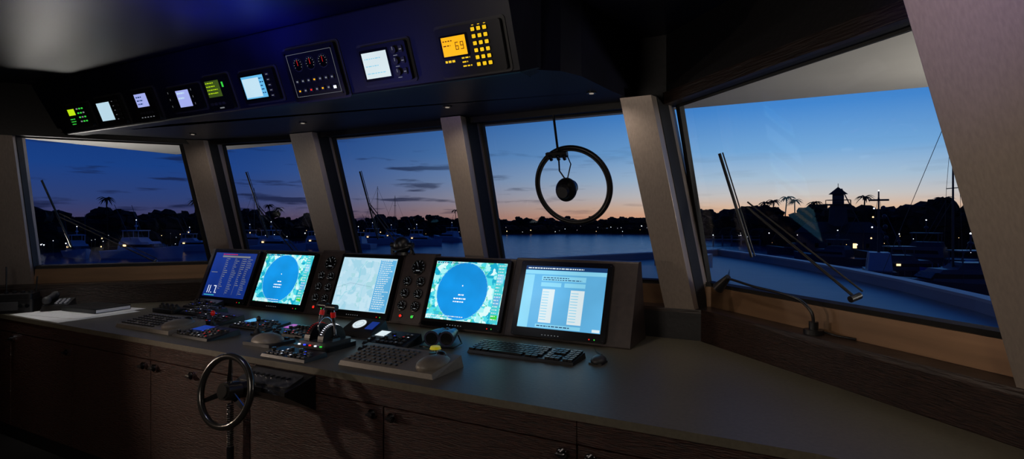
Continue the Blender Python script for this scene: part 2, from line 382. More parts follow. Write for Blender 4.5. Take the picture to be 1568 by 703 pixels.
for x,zz in ((-3.455,.743),(-3.345,.743),(-1.705,.743),(-1.595,.743),(-.80,.745),(-.69,.745),(-4.33,.725),(-3.0,.743),(-5.1,.74)):
    b=MB(); b.cyl((x,1.9155,zz),(x,1.900,zz),.021,CHR,seg=20); b.cyl((x,1.900,zz),(x,1.885,zz),.012,BLK,seg=16); b.cb((x,1.885,zz),(.036,.010,.010),BLK)
    b.obj('cabinet_latch',0.001)

# monitor housing
b=MB()
MU=Vector((0,.17,.44)).normalized(); HB=(0,2.96,.9)
def wedge(x0,x1,top=1.345,mat=HOUS,dy=0):
    k=(top-.9)/.44
    sec=[(2.965,.901),(2.965+.17*k,top),(3.20,top),(3.30,.901)]
    if x0<-4.3: sec=[(2.965,.901),(2.965+.17*k,top),(3.165,top),(3.19,.901)]
    b.loft([(x0,y+dy,z) for y,z in sec],[(x1,y+dy,z) for y,z in sec],mat)
wedge(-4.62,-3.935,1.35); wedge(-3.93,-3.30,1.35); wedge(-3.298,-3.075,1.365); wedge(-3.073,-2.50,1.35,); wedge(-2.498,-2.245,1.365); wedge(-2.243,-1.625,1.35); wedge(-1.622,-.85,1.36)
b.obj('monitor_housing',0.008)
def mon(x0,x1,h=.455,z0=.012):
    b=MB(); b.M=frame((x0,2.965+.364*z0,.901+.931*z0),(1,0,0),MU)
    w=x1-x0; b.rrect(w/2,h/2,w,h,.012,.001,.03,BEZ); 
    return b,w
zz=.0305
def bez(b,w):
    for i in range(6): b.rect(w*.5-.09+i*.02,.012,w*.5-.083+i*.02,.016,zz,E_DIM)
    b.disc(w-.06,.015,.0035,.029,.031,E_GRN,10); b.disc(w-.09,.015,.0035,.029,.031,E_RED,10)
    for sx in (.012,w-.012):
        for sy in (.012,.44): b.disc(sx,sy,.003,.029,.0315,CHR,8)
b,w=mon(-4.54,-3.96); b.rect(.03,.045,w-.03,.425,zz,E_NAVY); b.text(.13,.408,.3,1,.02,.006,E_RED,zz+.001); b.rect(.13,.385,w-.10,.400,zz+.001,E_DIM)
for xx,n_ in ((.20,16),(.31,18),(.40,14),(.47,18)):
    b.rect(xx-.008,.07,xx-.006,.38,zz+.001,E_DIM)
    for k in range(n_): b.rect(xx,.37-k*.017,xx+random.uniform(.012,.05),.375-k*.017,zz+.001,E_DIM)
seg7(b,.05,.075,.032,'bc',E_WHITE,zz+.001); seg7(b,.075,.075,.032,'bc',E_WHITE,zz+.001); b.rect(.125,.075,.133,.083,zz+.001,E_WHITE); seg7(b,.145,.075,.032,'abc',E_WHITE,zz+.001); b.rect(.185,.075,.193,.083,zz+.001,E_WHITE)
b.rect(.05,.25,.13,.255,zz+.001,E_DIM); b.rect(.05,.055,.18,.06,zz+.001,E_TEAL)
bez(b,w); b.obj('computer_monitor',0.002)
def radar(x0,x1):
    b,w=mon(x0,x1); b.rect(.025,.045,w-.025,.43,zz,CHART)
    cx,cy,R=w*.45,.237,.188
    b.disc(cx,cy,R,zz,zz+.0008,E_RAD,64); 
    b.torus((cx,cy,zz+.001),R,.0014,E_LBL,n=64,seg=4)
    for a in range(36):
        t=math.radians(a*10); l=.008
        b.cyl((cx+(R-l)*math.cos(t),cy+(R-l)*math.sin(t),zz+.001),(cx+R*math.cos(t),cy+R*math.sin(t),zz+.001),.0006,E_SKYW,seg=4)
    b.rect(cx-.004,cy+.03,cx+.004,cy+.038,zz+.0015,E_WHITE)
    b.text(cx-.02,cy-.03,.045,1,.02,.008,E_WHITE,zz+.0015,1); b.text(cx-.05,cy-.055,.10,1,.02,.008,E_WHITE,zz+.0015,1); b.text(cx-.05,cy-.075,.10,1,.02,.007,E_WHITE,zz+.0015,1)
    b.rect(w-.085,.05,w-.03,.425,zz+.0004,E_TEAL)
    b.rect(w-.08,.30,w-.035,.36,zz+.001,E_LBL); b.rect(w-.08,.16,w-.035,.22,zz+.001,E_BLUE); b.rect(w-.08,.07,w-.035,.10,zz+.001,E_GRN)
    b.text(w-.08,.41,.045,18,.02,.006,E_PAP,zz+.0015)
    b.text(.03,.418,w*.4,1,.02,.006,E_NAVY,zz+.001); b.text(.03,.05,w*.5,2,-.016,.006,E_PAP,zz+.001)
    bez(b,w); b.obj('computer_monitor',0.002)
radar(-3.90,-3.32); 
b,w=mon(-3.06,-2.51); b.rect(.025,.045,w-.025,.43,zz,CHART2); b.rect(w-.17,.05,w-.03,.425,zz+.0005,E_BLUE); b.text(w-.16,.41,.12,24,.0148,.006,E_PAP,zz+.001); b.rect(.03,.418,w-.03,.428,zz+.001,E_SKYW)
b.tube([(.08,.10,zz),(.12,.17,zz),(.18,.19,zz),(.22,.27,zz),(.21,.35,zz),(.26,.41,zz)],.0012,E_TEAL,4); b.tube([(.03,.2,zz),(.15,.24,zz),(.35,.22,zz)],.0008,E_DKT,4); b.tube([(.28,.06,zz),(.27,.2,zz),(.31,.3,zz),(.3,.41,zz)],.0008,E_TEAL,4)
bez(b,w); b.obj('computer_monitor',0.002)
radar(-2.225,-1.64)
b,w=mon(-1.565,-.985); b.rect(.035,.05,w-.03,.425,zz,E_BLUE); b.rect(.035,.40,w-.03,.425,zz+.0005,E_DKT); b.text(.05,.408,w*.7,1,.02,.007,E_PAP,zz+.001)
b.rect(.035,.375,w-.03,.398,zz+.0005,E_LBL); b.rect(.035,.05,.10,.37,zz+.0005,E_LBL)
b.rect(.15,.335,.43,.365,zz+.0008,E_LBL); b.text(.16,.352,.25,2,.012,.005,E_DKT,zz+.0012)
b.rect(.15,.30,.28,.325,zz+.0008,E_LBL); b.rect(.30,.30,.43,.325,zz+.0008,E_LBL)
b.rect(.165,.085,.245,.285,zz+.0008,E_PAP); b.rect(.345,.085,.43,.285,zz+.0008,E_PAP)
for i in range(11): b.rect(.17,.10+i*.0165,.21,.104+i*.0165,zz+.0012,E_LBL); b.rect(.35,.10+i*.0165,.395,.104+i*.0165,zz+.0012,E_LBL)
b.rect(.15,.055,.43,.075,zz+.0008,E_LBL); b.text(.16,.062,.24,1,.01,.006,E_DKT,zz+.0012); b.rect(w-.08,.054,w-.035,.07,zz+.001,E_PAP)
bez(b,w); b.obj('computer_monitor',0.002)
def gauge(b,x,y,r):
    b.torus((x,y,.012),r,.004,CHRD,n=24,seg=6); b.disc(x,y,r,.002,.010,BEZ,24)
    for a in range(9):
        t=math.radians(225-a*33.75); b.cyl((x+.72*r*math.cos(t),y+.72*r*math.sin(t),.0105),(x+.9*r*math.cos(t),y+.9*r*math.sin(t),.0105),.0011,E_DIM,seg=4)
    t=math.radians(120); b.cyl((x,y,.012),(x+.7*r*math.cos(t),y+.7*r*math.sin(t),.012),.0012,E_DIM,seg=4); b.disc(x,y,r*.14,.0105,.014,CHR,10)
    b.rect(x-r*.3,y-r*.5,x+r*.3,y-r*.38,.0108,E_DIM)
for x0,w in ((-3.298,.223),(-2.498,.253)):
    b=MB(); b.M=frame((x0+.006,2.969,.912),(1,0,0),MU); w-=.012
    b.rrect(w/2,.235,w,.46,.012,.001,.004,HOUS)
    gauge(b,w*.55,.385,.052)
    for j in range(3):
        for i in (0,1): gauge(b,w*(.27+.46*i),.285-j*.085,.032)
    for i,mm in enumerate((E_RED,E_GRN)): b.disc(w*(.3+.4*i),.045,.009,.003,.012,mm,12); b.torus((w*(.3+.4*i),.045,.008),.011,.003,CHR,n=16,seg=5)
    b.obj('engine_gauge_panel',0.001)
b=MB(); b.cyl((-2.55,3.16,1.351),(-2.55,3.16,1.372),.07,BLK,r1=.06,seg=24); b.sph((-2.55,3.16,1.42),(.062,.062,.062),BLK,20,12)
b.torus((-2.55,3.16,1.415),.068,.01,BLK,ax=(0,-.4,1),n=28); 
for s in (-1,1): b.cyl((-2.55+s*.085,3.16,1.352),(-2.55+s*.085,3.16,1.42),.014,BLK,seg=12); b.cyl((-2.55+s*.095,3.16,1.42),(-2.55+s*.06,3.16,1.42),.02,BLK,seg=12)
b.tube([(-2.47,3.16,1.39),(-2.45,3.14,1.40),(-2.42,3.13,1.36)],.008,BLK)
b.obj('magnetic_compass')

# ---------------------------------------------------------------- desk equipment
DZ=.9005
b=MB(); b.M=Matrix.Translation((-1.295,2.60,DZ))
b.loft([(-.30,-.09,0),(.30,-.09,0),(.30,.085,0),(-.30,.085,0)],[(-.295,-.083,.014),(.295,-.083,.014),(.295,.08,.030),(-.295,.08,.030)],BLK)
for j in range(6):
    zb=.015+.0025*j
    y=-.068+j*.027
    if j==0:
        xs_=[(-.28,.03),(-.24,.03),(-.2,.03),(-.08,.19),(.05,.03),(.085,.03)]
    else: xs_=[(-.28+i*.0272+(j%2)*.004,.0235) for i in range(15)]
    for x,wd in xs_: b.cb((x,y,zb+.005),(wd,.022,.01),BLK); b.rect(x-.004,y-.003,x+.003,y+.004,zb+.0104,KEYW)
    for i in range(3): b.cb((.155+i*.0265,y,zb+.005),(.023,.022,.01),BLK) if i==0 or j!=2 else None
    for i in range(2): b.cb((.25+i*.0265,y,zb+.005),(.023,.022,.01),BLK); b.rect(.246+i*.0265,y-.003,.253+i*.0265,y+.004,zb+.0104,KEYW)
b.obj('computer_keyboard',0.001)
b=MB(); b.M=Matrix.Translation((-.91,2.63,DZ))
b.sph((0,0,.012),(.036,.058,.024),GREYD,20,10); b.cyl((-.0,.03,.028),(.0,.045,.027),.006,BLK,seg=10); b.prism([(-.034,-.05),(.034,-.05),(.036,.03),(.02,.056),(-.02,.056),(-.036,.03)],0,.008,BLK)
b.tube([(0,.055,.012),(-.02,.12,.004),(-.08,.2,.004),(-.12,.28,.004)],.0025,BLK,6)
o=b.obj('computer_mouse',0.001)
def radar_kb(x,y,w,d,rz=0,palm=True):
    b=MB(); b.M=Matrix.Translation((x,y,DZ))@Matrix.Rotation(rz,4,'Z')
    b.loft([(-w/2,-d/2,0),(w/2,-d/2,0),(w/2,d/2,0),(-w/2,d/2,0)],[(-w/2+.01,-d/2+.006,.022),(w/2-.01,-d/2+.006,.022),(w/2-.01,d/2-.006,.055),(-w/2+.01,d/2-.006,.055)],GREY)
    sl=.033/(d-.012)
    def zz_(yy): return .022+(yy+d/2-.006)*sl
    nx=int((w*.62)/.032)
    for i in range(nx):
        for j in range(6):
            xx=-w/2+.035+i*.032; yy=-d/2+.035+j*.034
            if j in(1,4) and i%4==3: continue
            b.cb((xx,yy,zz_(yy)+.003),(.022,.018,.009),GREYD); b.rect(xx-.006,yy-.003,xx+.005,yy+.002,zz_(yy)+.0078,KEYW)
    xx=w*.27; b.disc(xx-.02,.08,.018,zz_(.08)-.004,zz_(.08)+.012,BLK,18)
    if palm:
        b.sph((w*.36,-.01,.035),(w*.12,d*.42,.040),GREY,20,10); b.sph((w*.36,d*.2,.062),(.026,.026,.02),BLK,16,8)
    b.obj('radar_control_keyboard',0.003)
radar_kb(-1.73,2.13,.56,.25)
radar_kb(-3.72,2.16,.58,.25)
b=MB(); b.M=Matrix.Translation((-2.70,2.17,DZ))
b.prism([(-.11,-.09),(.11,-.09),(.11,.09),(-.11,.09)],0,.018,GREYD); b.sph((0,-.01,.016),(.10,.08,.045),GREY,22,10); b.sph((-.01,.06,.04),(.024,.024,.022),BLK,16,8); b.cb((.06,.07,.022),(.03,.02,.01),BLK); b.cb((-.07,.07,.022),(.03,.02,.01),BLK)
b.obj('trackball_unit',0.003)
def cpanel(name,x,y,w,d,seed,tilt=0.0,scr=None):
    random.seed(seed); b=MB(); b.M=Matrix.Translation((x,y,DZ))
    b.loft([(-w/2,-d/2,0),(w/2,-d/2,0),(w/2,d/2,0),(-w/2,d/2,0)],[(-w/2+.006,-d/2+.006,.014),(w/2-.006,-d/2+.006,.014),(w/2-.006,d/2-.006,.014+tilt),(-w/2+.006,d/2-.006,.014+tilt)],BLK)
    g=lambda yy:.0145+tilt*(yy+d/2)/d
    if scr:
        m,sw=scr; 
        b.add([(-w/2+.02,0,g(0)+.001),(-w/2+.02+sw,0,g(0)+.001),(-w/2+.02+sw,d/2-.02,g(d/2-.02)+.001),(-w/2+.02,d/2-.02,g(d/2-.02)+.001)],[(0,1,2,3)],m)
    nx=int((w-.03)/.032)
    for i in range(nx):
        for j in range(int((d-.03)/.034)):
            xx=-w/2+.03+i*.032; yy=-d/2+.028+j*.034
            if scr and xx<-w/2+.03+scr[1] and yy>-.02: continue
            q=random.random()
            if q<.2: continue
            if q<.3: b.disc(xx,yy,.011,g(yy)-.002,g(yy)+.018,CHRD,14); b.disc(xx,yy,.004,g(yy)+.018,g(yy)+.019,KEYW,8)
            else:
                b.cb((xx,yy,g(yy)+.002),(.022,.02,.008),GREYD)
                b.rect(xx-.005,yy-.004,xx+.005,yy+.004,g(yy)+.0064,random.choice([KEYW,KEYW,KEYW,E_BLU2,KEYW,KEYW,E_RED,KEYW,E_DIM,KEYW,E_DIM,E_WHITE]) )
    b.obj(name,0.002)
E_PINK=em('lcd_pink',(200,90,190),.7)
cpanel('autopilot_panel',-3.22,2.14,.34,.22,3,.02,(E_NAVY,.11))
cpanel('thruster_panel',-3.16,2.47,.36,.20,5,.02,(E_BLUE,.08))
cpanel('alarm_panel',-2.78,2.44,.30,.20,8,.02,(E_PINK,.05))
cpanel('intercom_panel',-2.33,2.02,.32,.15,9,.01)
cpanel('navigation_light_panel',-3.62,2.46,.36,.22,11,.03)
cpanel('depth_log_panel',-2.08,2.49,.30,.17,12,.04,(E_PAP,.07))
cpanel('whistle_panel',-2.05,2.33,.20,.09,15,.01)
cpanel('steering_mode_panel',-3.98,2.62,.30,.20,17,.03)
cpanel('vhf_panel',-4.28,2.82,.30,.16,18,.04)
random.seed(21)
b=MB(); ex,ey=-1.69,2.36; b.cyl((ex,ey,DZ),(ex,ey,DZ+.03),.028,BLK,seg=20); b.cyl((ex,ey,DZ+.03),(ex,ey,DZ+.038),.014,CHR,seg=16); b.cyl((ex,ey,DZ+.038),(ex,ey,DZ+.052),.030,YEL,r1=.024,seg=24); b.obj('emergency_button',0.001)
for x,y in ((-3.42,2.31),(-2.98,2.31)):
    b=MB(); b.cyl((x,y,DZ),(x,y,DZ+.012),.04,BLK,seg=20); b.cyl((x,y,DZ+.012),(x,y,DZ+.035),.025,RUB,r1=.01,seg=16); b.cyl((x,y,DZ+.03),(x+.01,y,DZ+.085),.007,CHR,seg=10); b.sph((x+.011,y,DZ+.095),(.014,.014,.018),RED if x<-3.2 else BLK,14,8); b.obj('joystick')
b=MB(); b.M=Matrix.Translation((-2.36,2.26,DZ))
b.rrect(0,0,.26,.24,.03,0,.025,BLK); b.rrect(0,.0,.22,.20,.03,.025,.045,GREYD)
for s in (-1,1):
    P=[(math.cos(math.radians(a))*.085,math.sin(math.radians(a))*.085+.04) for a in range(0,181,12)]
    b.loft([(s*.05-.02,y,z_) for y,z_ in P],[(s*.05+.02,y,z_) for y,z_ in P],BLK)
    P=[(math.cos(math.radians(a))*.089,math.sin(math.radians(a))*.089+.04) for a in range(30,151,8)]
    for y,z_ in P: b.cb((s*.05,y,z_),(.012,.004,.004),E_WHITE if s>0 else RED)
    t=math.radians(70 if s<0 else 96)
    e=(s*.075,math.cos(t)*.185,.04+math.sin(t)*.185)
    b.cyl((s*.075,0,.045),e,.009,CHR,seg=12); b.cyl((s*.070,0,.045),(s*.085,0,.045),.028,CHR,seg=18)
    b.cyl((s*.075-.035,e[1],e[2]),(s*.075+.03,e[1],e[2]),.016,BLK,seg=14); b.sph((s*.075-.035,e[1],e[2]),.017,BLK,14,8)
    b.cyl((s*.075,e[1]*.7,.04+(e[2]-.04)*.7),(s*.075+.0,e[1]*.85,.04+(e[2]-.04)*.85),.014,RED,seg=12)
b.torus((.0,.0,.11),.05,.005,CHR,ax=(1,0,0),n=24,seg=6)
for i in range(5): b.disc(-.08+i*.04,-.108,.007,.024,.03,[E_WHITE,E_BLU2,E_RED,E_WHITE,E_GRN][i],10)
b.disc(-.1,.09,.012,.024,.035,E_BLU2,12)
b.obj('throttle_control',0.002)
b=MB(); b.M=Matrix.Translation((-2.40,2.60,DZ))
b.loft([(-.13,-.08,0),(.13,-.08,0),(.13,.09,0),(-.13,.09,0)],[(-.12,-.06,.03),(.12,-.06,.03),(.12,.07,.085),(-.12,.07,.085)],BLK)
b.M=b.M@frame((0,.005,.0585),(1,0,0),(0,.13,.055)); b.disc(-.03,0,.05,0,.004,CHR,28); b.disc(-.03,0,.043,.004,.006,E_PAP,28); b.rect(.04,-.04,.10,.04,.002,E_NAVY); b.torus((-.03,0,.006),.028,.001,E_DKT,n=24,seg=4); b.obj('rudder_indicator',0.002)
b=MB(); b.M=Matrix.Translation((-1.82,2.62,DZ+.047))@Matrix.Rotation(math.radians(18),4,'Z')
NV=pm('binocular_rubber',(22,26,60),0.4,0,60,0.2,0.2)
for s in (-1,1):
    b.cyl((s*.042,-.09,0),(s*.042,-.03,0),.043,NV,r1=.038,seg=20); b.cyl((s*.042,-.03,0),(s*.036,.05,.0),.038,BLK,r1=.030,seg=20); b.cyl((s*.036,.05,0),(s*.034,.10,0),.022,BLK,r1=.024,seg=18); b.cyl((s*.042,-.0905,0),(s*.042,-.0915,0),.033,BEZ,seg=20)
b.cyl((0,-.05,.012),(0,.06,.012),.014,BLK,seg=14); b.cb((0,0,.0),(.05,.06,.02),BLK); b.cyl((0,.06,.012),(0,.085,.012),.018,GREYD,seg=14)
b.tube([(-.08,.02,-.0),(-.11,-.03,-.035),(-.10,-.11,-.04),(-.02,-.13,-.04),(.09,-.12,-.04),(.11,-.02,-.035),(.08,.02,0)],.005,BLK,6)
b.obj('binoculars')
b=MB(); b.box((-5.20,1.93,DZ),(-4.50,2.46,DZ+.002),PAPER); 
b.M=Matrix.Translation((-4.9,2.25,0))@Matrix.Rotation(.15,4,'Z')@Matrix.Translation((4.9,-2.25,0)); b.box((-5.1,2.0,DZ+.003),(-4.55,2.5,DZ+.005),PAPER); b.M=Matrix.Identity(4)
for i in range(5): b.rect(-5.1+i*.09,1.97,-5.098+i*.09,2.4,DZ+.0062,GREYD)
b.obj('paper_chart')
b=MB(); b.M=Matrix.Translation((-4.85,2.33,DZ+.0065))@Matrix.Rotation(.1,4,'Z'); b.box((-.2,-.13,0),(.2,.13,.03),BLK); b.box((-.195,-.125,.004),(.203,.125,.026),PAPER); b.box((-.2,-.13,.03),(.2,.13,.034),BLK); b.obj('logbook',0.002)
b=MB(); b.M=Matrix.Translation((-5.33,2.03,DZ))@Matrix.Rotation(math.radians(50.8),4,'Z')
b.rrect(0,0,.24,.20,.02,0,.10,BLK); b.rrect(0,0,.22,.18,.02,.10,.14,BLK); b.box((-.09,-.103,.02),(.03,-.098,.085),GREYD); 
for i in range(4): b.disc(-.08+i*.05,.02,.014,.14,.155,BLK,14); b.rect(-.09+i*.05,-.06,-.07+i*.05,-.045,.1405,KEYW)
for i in range(2): b.cyl((.05+i*.04,-.10,.055),(.05+i*.04,-.12,.055),.014,CHR,seg=12)
b.tube([(-.09,.05,.13),(-.09,.05,.34)],.005,BLK,8); b.tube([(.09,.05,.13),(.10,.05,.26)],.005,BLK,8)
b.obj('radio_base_station',0.003)
b=MB(); b.M=Matrix.Translation((-5.16,2.22,DZ+.006))@Matrix.Rotation(math.radians(50.8),4,'Z')
b.loft([(-.09,-.1,0),(.09,-.1,0),(.09,.1,0),(-.09,.1,0)],[(-.08,-.09,.04),(.08,-.09,.04),(.08,.09,.075),(-.08,.09,.075)],BLK)
b.cyl((-.05,-.09,.085),(-.05,.09,.105),.02,GREYD,seg=14); b.sph((-.05,-.09,.08),.03,GREYD,12,8); b.sph((-.05,.09,.1),.03,GREYD,12,8)
for i in range(3):
    for j in range(4): b.cb((.0+i*.028,-.06+j*.03,.052+j*.006),(.018,.018,.012),KEYW)
b.obj('desk_telephone',0.002)
b=MB(); b.M=Matrix.Translation((-4.28,2.55,DZ))
b.rrect(0,0,.26,.12,.02,0,.03,BLK)
for i in range(4): b.disc(-.09+i*.06,0,.02,.03,.05,GREYD,16); b.sph((-.09+i*.06,0,.055),(.012,.012,.012),BLK,10,6)
b.obj('searchlight_control',0.002)

# ---------------------------------------------------------------- steering wheel
b=MB(); wc=Vector((-2.36,1.66,.815)); ax=Vector((.08,-1,.22)).normalized()
b.torus(wc,.156,.0155,CHRD,ax=ax,n=56,seg=12)
up=(Vector((0,0,1))-ax*ax.z).normalized(); rt=ax.cross(up)
for ang in (90,205,335):
    t=math.radians(ang); d=rt*math.cos(t)+up*math.sin(t)
    p=wc-ax*.02
    s=d.cross(ax)
    A=[tuple(p+s*i*.016+ax*j*.004) for i,j in ((-1,-1),(1,-1),(1,1),(-1,1))]
    B=[tuple(wc+d*.149+s*i*.009+ax*j*.004) for i,j in ((-1,-1),(1,-1),(1,1),(-1,1))]
    b.loft(A,B,CHR)
b.cyl(wc-ax*.06,wc+ax*.012,.045,CHRD,r1=.04,seg=28); b.cyl(wc+ax*.012,wc+ax*.02,.03,CHRD,seg=24)
b.cyl(wc-ax*.05,(wc.x-.02,1.912,.77),.035,BLK,r1=.05,seg=24)
b.obj('steering_wheel',0.001)
b=MB()
b.loft([(-2.48,1.912,.70),(-2.06,1.912,.70),(-2.06,1.912,.865),(-2.48,1.912,.865)],[(-2.45,1.76,.80),(-2.09,1.76,.80),(-2.09,1.76,.82),(-2.45,1.76,.82)],BLK)
b.M=frame((-2.27,1.836,.8435),(1,0,0),(0,.152,.045)); 
b.rrect(0,.0,.34,.11,.02,.0,.006,GREYD)
for i in range(8): b.disc(-.13+i*.036,.0,.012,.006,.012,CHR,14); b.disc(-.13+i*.036,.0,.009,.012,.0125,BEZ,14)
b.obj('helm_bracket',0.003)
b=MB()
pts=[]
for i in range(140):
    t=i/139; pts.append((-2.62+.014*math.cos(i*.9),1.87+.014*math.sin(i*.9),.66-t*.22))
b.tube([(-2.60,1.90,.72),(-2.62,1.88,.68)]+pts,.004,CHRD,6); b.cyl((-2.62,1.87,.44),(-2.62,1.87,.36),.018,BLK,seg=14); b.cyl((-2.58,1.913,.72),(-2.58,1.87,.72),.02,CHR,seg=14)
b.obj('coiled_cord')

# ---------------------------------------------------------------- clear-view screen
b=MB()
wn=Vector((0,1,.324)).normalized()
C=Vector((-1.32,3.325,1.815)); U=Vector((0,-.324,1.0)).normalized(); X=Vector((1,0,0))
b.torus(C,.246,.015,BLK,ax=wn,n=72,seg=12); b.torus(C-wn*.006,.230,.006,GREYD,ax=wn,n=72,seg=8)
hub=C-wn*.09-X*.01
b.cyl(C-wn*.02,hub,.045,BLK,r1=.055,seg=24); b.sph(tuple(hub),(.068,.055,.075),BLK,22,14); b.cyl(hub-wn*.02,hub-wn*.07,.045,GREYD,r1=.035,seg=20)
b.cyl(C-wn*.0,C-wn*.02,.03,CHR,seg=16)
top=C+U*.24-X*.06
bar(b,top-X*.08-wn*.03-U*.03,top+X*.06-wn*.03-U*.03,.035,.03,wn,BLK)
for s in (-.05,0,.04): b.cyl(top+X*s-wn*.05-U*.03,top+X*s-wn*.03-U*.06,.012,CHR,seg=10)
b.tube([hub+U*.07,hub+U*.12-X*.03,top-U*.05-wn*.03],.005,BLK,6)
b.tube([hub+U*.05+X*.01,hub+U*.16+X*.05,top+X*.05-U*.03-wn*.02],.004,BLK,6)
b.tube([top-wn*.03,top+U*.08-wn*.03,Vector((top.x+.02,3.12,2.2)),Vector((top.x+.02,3.11,2.25))],.008,BLK,8)
b.obj('clear_view_screen')

# gooseneck lamp
b=MB(); bx=Vector((.02,2.90,Zs+.001))
b.cyl(bx,bx+Vector((0,0,.02)),.042,BLK,seg=24); b.cyl(bx+Vector((0,0,.02)),bx+Vector((0,0,.055)),.02,BLK,seg=16)
P=[bx+Vector((0,0,.05)),bx+Vector((-.01,.0,.10)),bx+Vector((-.06,.04,.145)),bx+Vector((-.15,.12,.165)),bx+Vector((-.27,.24,.175)),bx+Vector((-.40,.37,.195)),bx+Vector((-.43,.40,.185))]
def smooth(P,n=6):
    out=[]
    for i in range(len(P)-1):
        p0=P[max(i-1,0)];p1=P[i];p2=P[i+1];p3=P[min(i+2,len(P)-1)]
        for k in range(n):
            t=k/n; out.append(.5*((2*p1)+(-p0+p2)*t+(2*p0-5*p1+4*p2-p3)*t*t+(-p0+3*p1-3*p2+p3)*t**3))
    return out+[P[-1]]
b.tube(smooth(P),.007,BLK,8); e=P[-1]; b.cyl(e+Vector((.02,-.02,.02)),e+Vector((-.04,.03,-.05)),.016,BLK,r1=.032,seg=18)
b.tube([bx+Vector((.04,0,.012)),bx+Vector((.10,-.05,.006)),bx+Vector((.16,-.08,.006))],.005,BLK,6)
b.obj('gooseneck_lamp')

# ---------------------------------------------------------------- exterior
def wiper(pts_blade,arm,off,k=1.0):
    b=MB(); p,q=[Vector(t)+Vector(off) for t in pts_blade]
    b.tube([p,q],.009*k,BLK,6)
    b.tube([p+Vector(off)*.3,p.lerp(q,.5)+Vector(off)*.3,q+Vector(off)*.3],.004*k,BLK,6)
    a,c=[Vector(t)+Vector(off)*1.2 for t in arm]; b.tube([a,c],.008*k,BLK,6); b.tube([a+Vector((0,0,.03)),c+Vector((.03,-.0,.03))],.005*k,BLK,6); b.cyl(c-Vector(off)*.4,c+Vector(off)*.4,.016,BLK,seg=12)
    b.obj('windscreen_wiper')
wiper([(-.49,3.26,1.95),(-.333,3.37,1.37)],[(-.356,3.267,1.643),(.13,2.98,1.216)],(.05,.05,.02))
wiper([(-3.2,3.37,1.97),(-3.15,3.53,1.42)],[(-3.18,3.45,1.68),(-2.85,3.6,1.2)],(0,.06,.02),.7)
wiper([(-4.36,3.21,2.0),(-4.28,3.37,1.42)],[(-4.33,3.3,1.68),(-4.0,3.5,1.2)],(-.01,.06,.02),.7)
wiper([(-5.44,2.2,1.9),(-5.46,2.42,1.35)],[(-5.47,2.33,1.6),(-5.1,2.9,1.2)],(-.05,.04,.02),.7)
def half(y):
    t=max(0,(y-3)/16.5); return 5.3*(1-t**2.0)
ys=[3.72,5,7,9,11,13,15,16.5,17.8,18.8,19.4]
cx=-2.6
R_=[(cx+half(y),y) for y in ys]; L_=[(cx-half(y),y) for y in ys]
DECK=pm('deck_grey',(162,150,138),0.4,0,2,0.08)
BLUEH=pm('hull_gloss',(180,180,185),0.12,0,1,0.03)
b=MB(); poly=R_+[(cx,19.6)]+L_[::-1]
b.prism(poly,-6.4,.42,BLUEH); b.prism(inset(poly,.02),.42,.45,DECK)
full=R_+[(cx,19.6)]+L_[::-1]
for i in range(len(full)-1):
    a,c=Vector(full[i]),Vector(full[i+1]);n=Vector((-(c-a).y,(c-a).x)).normalized()*.15
    b.prism([tuple(a),tuple(c),tuple(c+n),tuple(a+n)],.44,.60,BLUEH)
    b.prism([tuple(a-n*.2),tuple(c-n*.2),tuple(c+n*1.2),tuple(a+n*1.2)],.60,.64,WHITE)
b.prism([(-5.9,3.72),(.9,3.72),(1.6,3.2),(2.4,3.72),(1.4,5.2),(-2.6,6.1),(-6.6,5.2)],.45,.80,DECK)
b.prism([(-5.9,5.35),(-2.6,6.0),(.75,5.3),(.7,5.2),(-2.6,5.9),(-5.85,5.25)],.80,.82,WHITE)
b.prism([(-4.2,7.5),(-1.0,7.5),(-1.4,12),(-3.8,12)],.45,.62,DECK)
b.cyl((-2.6,14.5,.45),(-2.6,14.5,.9),.22,CHR,seg=16); b.box((-3.2,13.2,.45),(-2.0,13.9,.8),WHITE)
b.obj('foredeck',0.0)

# water
WT=bpy.data.materials.new('harbour_water'); WT.use_nodes=True; nt=WT.node_tree; p=nt.nodes['Principled BSDF']
p.inputs['Base Color'].default_value=(.018,.06,.17,1); p.inputs['Roughness'].default_value=.22; p.inputs['IOR'].default_value=1.5
tc=nt.nodes.new('ShaderNodeTexCoord'); mp=nt.nodes.new('ShaderNodeMapping'); mp.inputs['Scale'].default_value=(.35,.35,1)
nz=nt.nodes.new('ShaderNodeTexNoise'); nz.inputs['Scale'].default_value=1.0; nz.inputs['Detail'].default_value=5
bp=nt.nodes.new('ShaderNodeBump'); bp.inputs['Strength'].default_value=.5; bp.inputs['Distance'].default_value=.8
nt.links.new(tc.outputs['Object'],mp.inputs[0]); nt.links.new(mp.outputs[0],nz.inputs['Vector']); nt.links.new(nz.outputs['Fac'],bp.inputs['Height']); nt.links.new(bp.outputs[0],p.inputs['Normal'])
b=MB(); b.add([(-3000,-200,-6.4),(3000,-200,-6.4),(3000,4000,-6.4),(-3000,4000,-6.4)],[(0,1,2,3)],WT); b.obj('harbour_water')

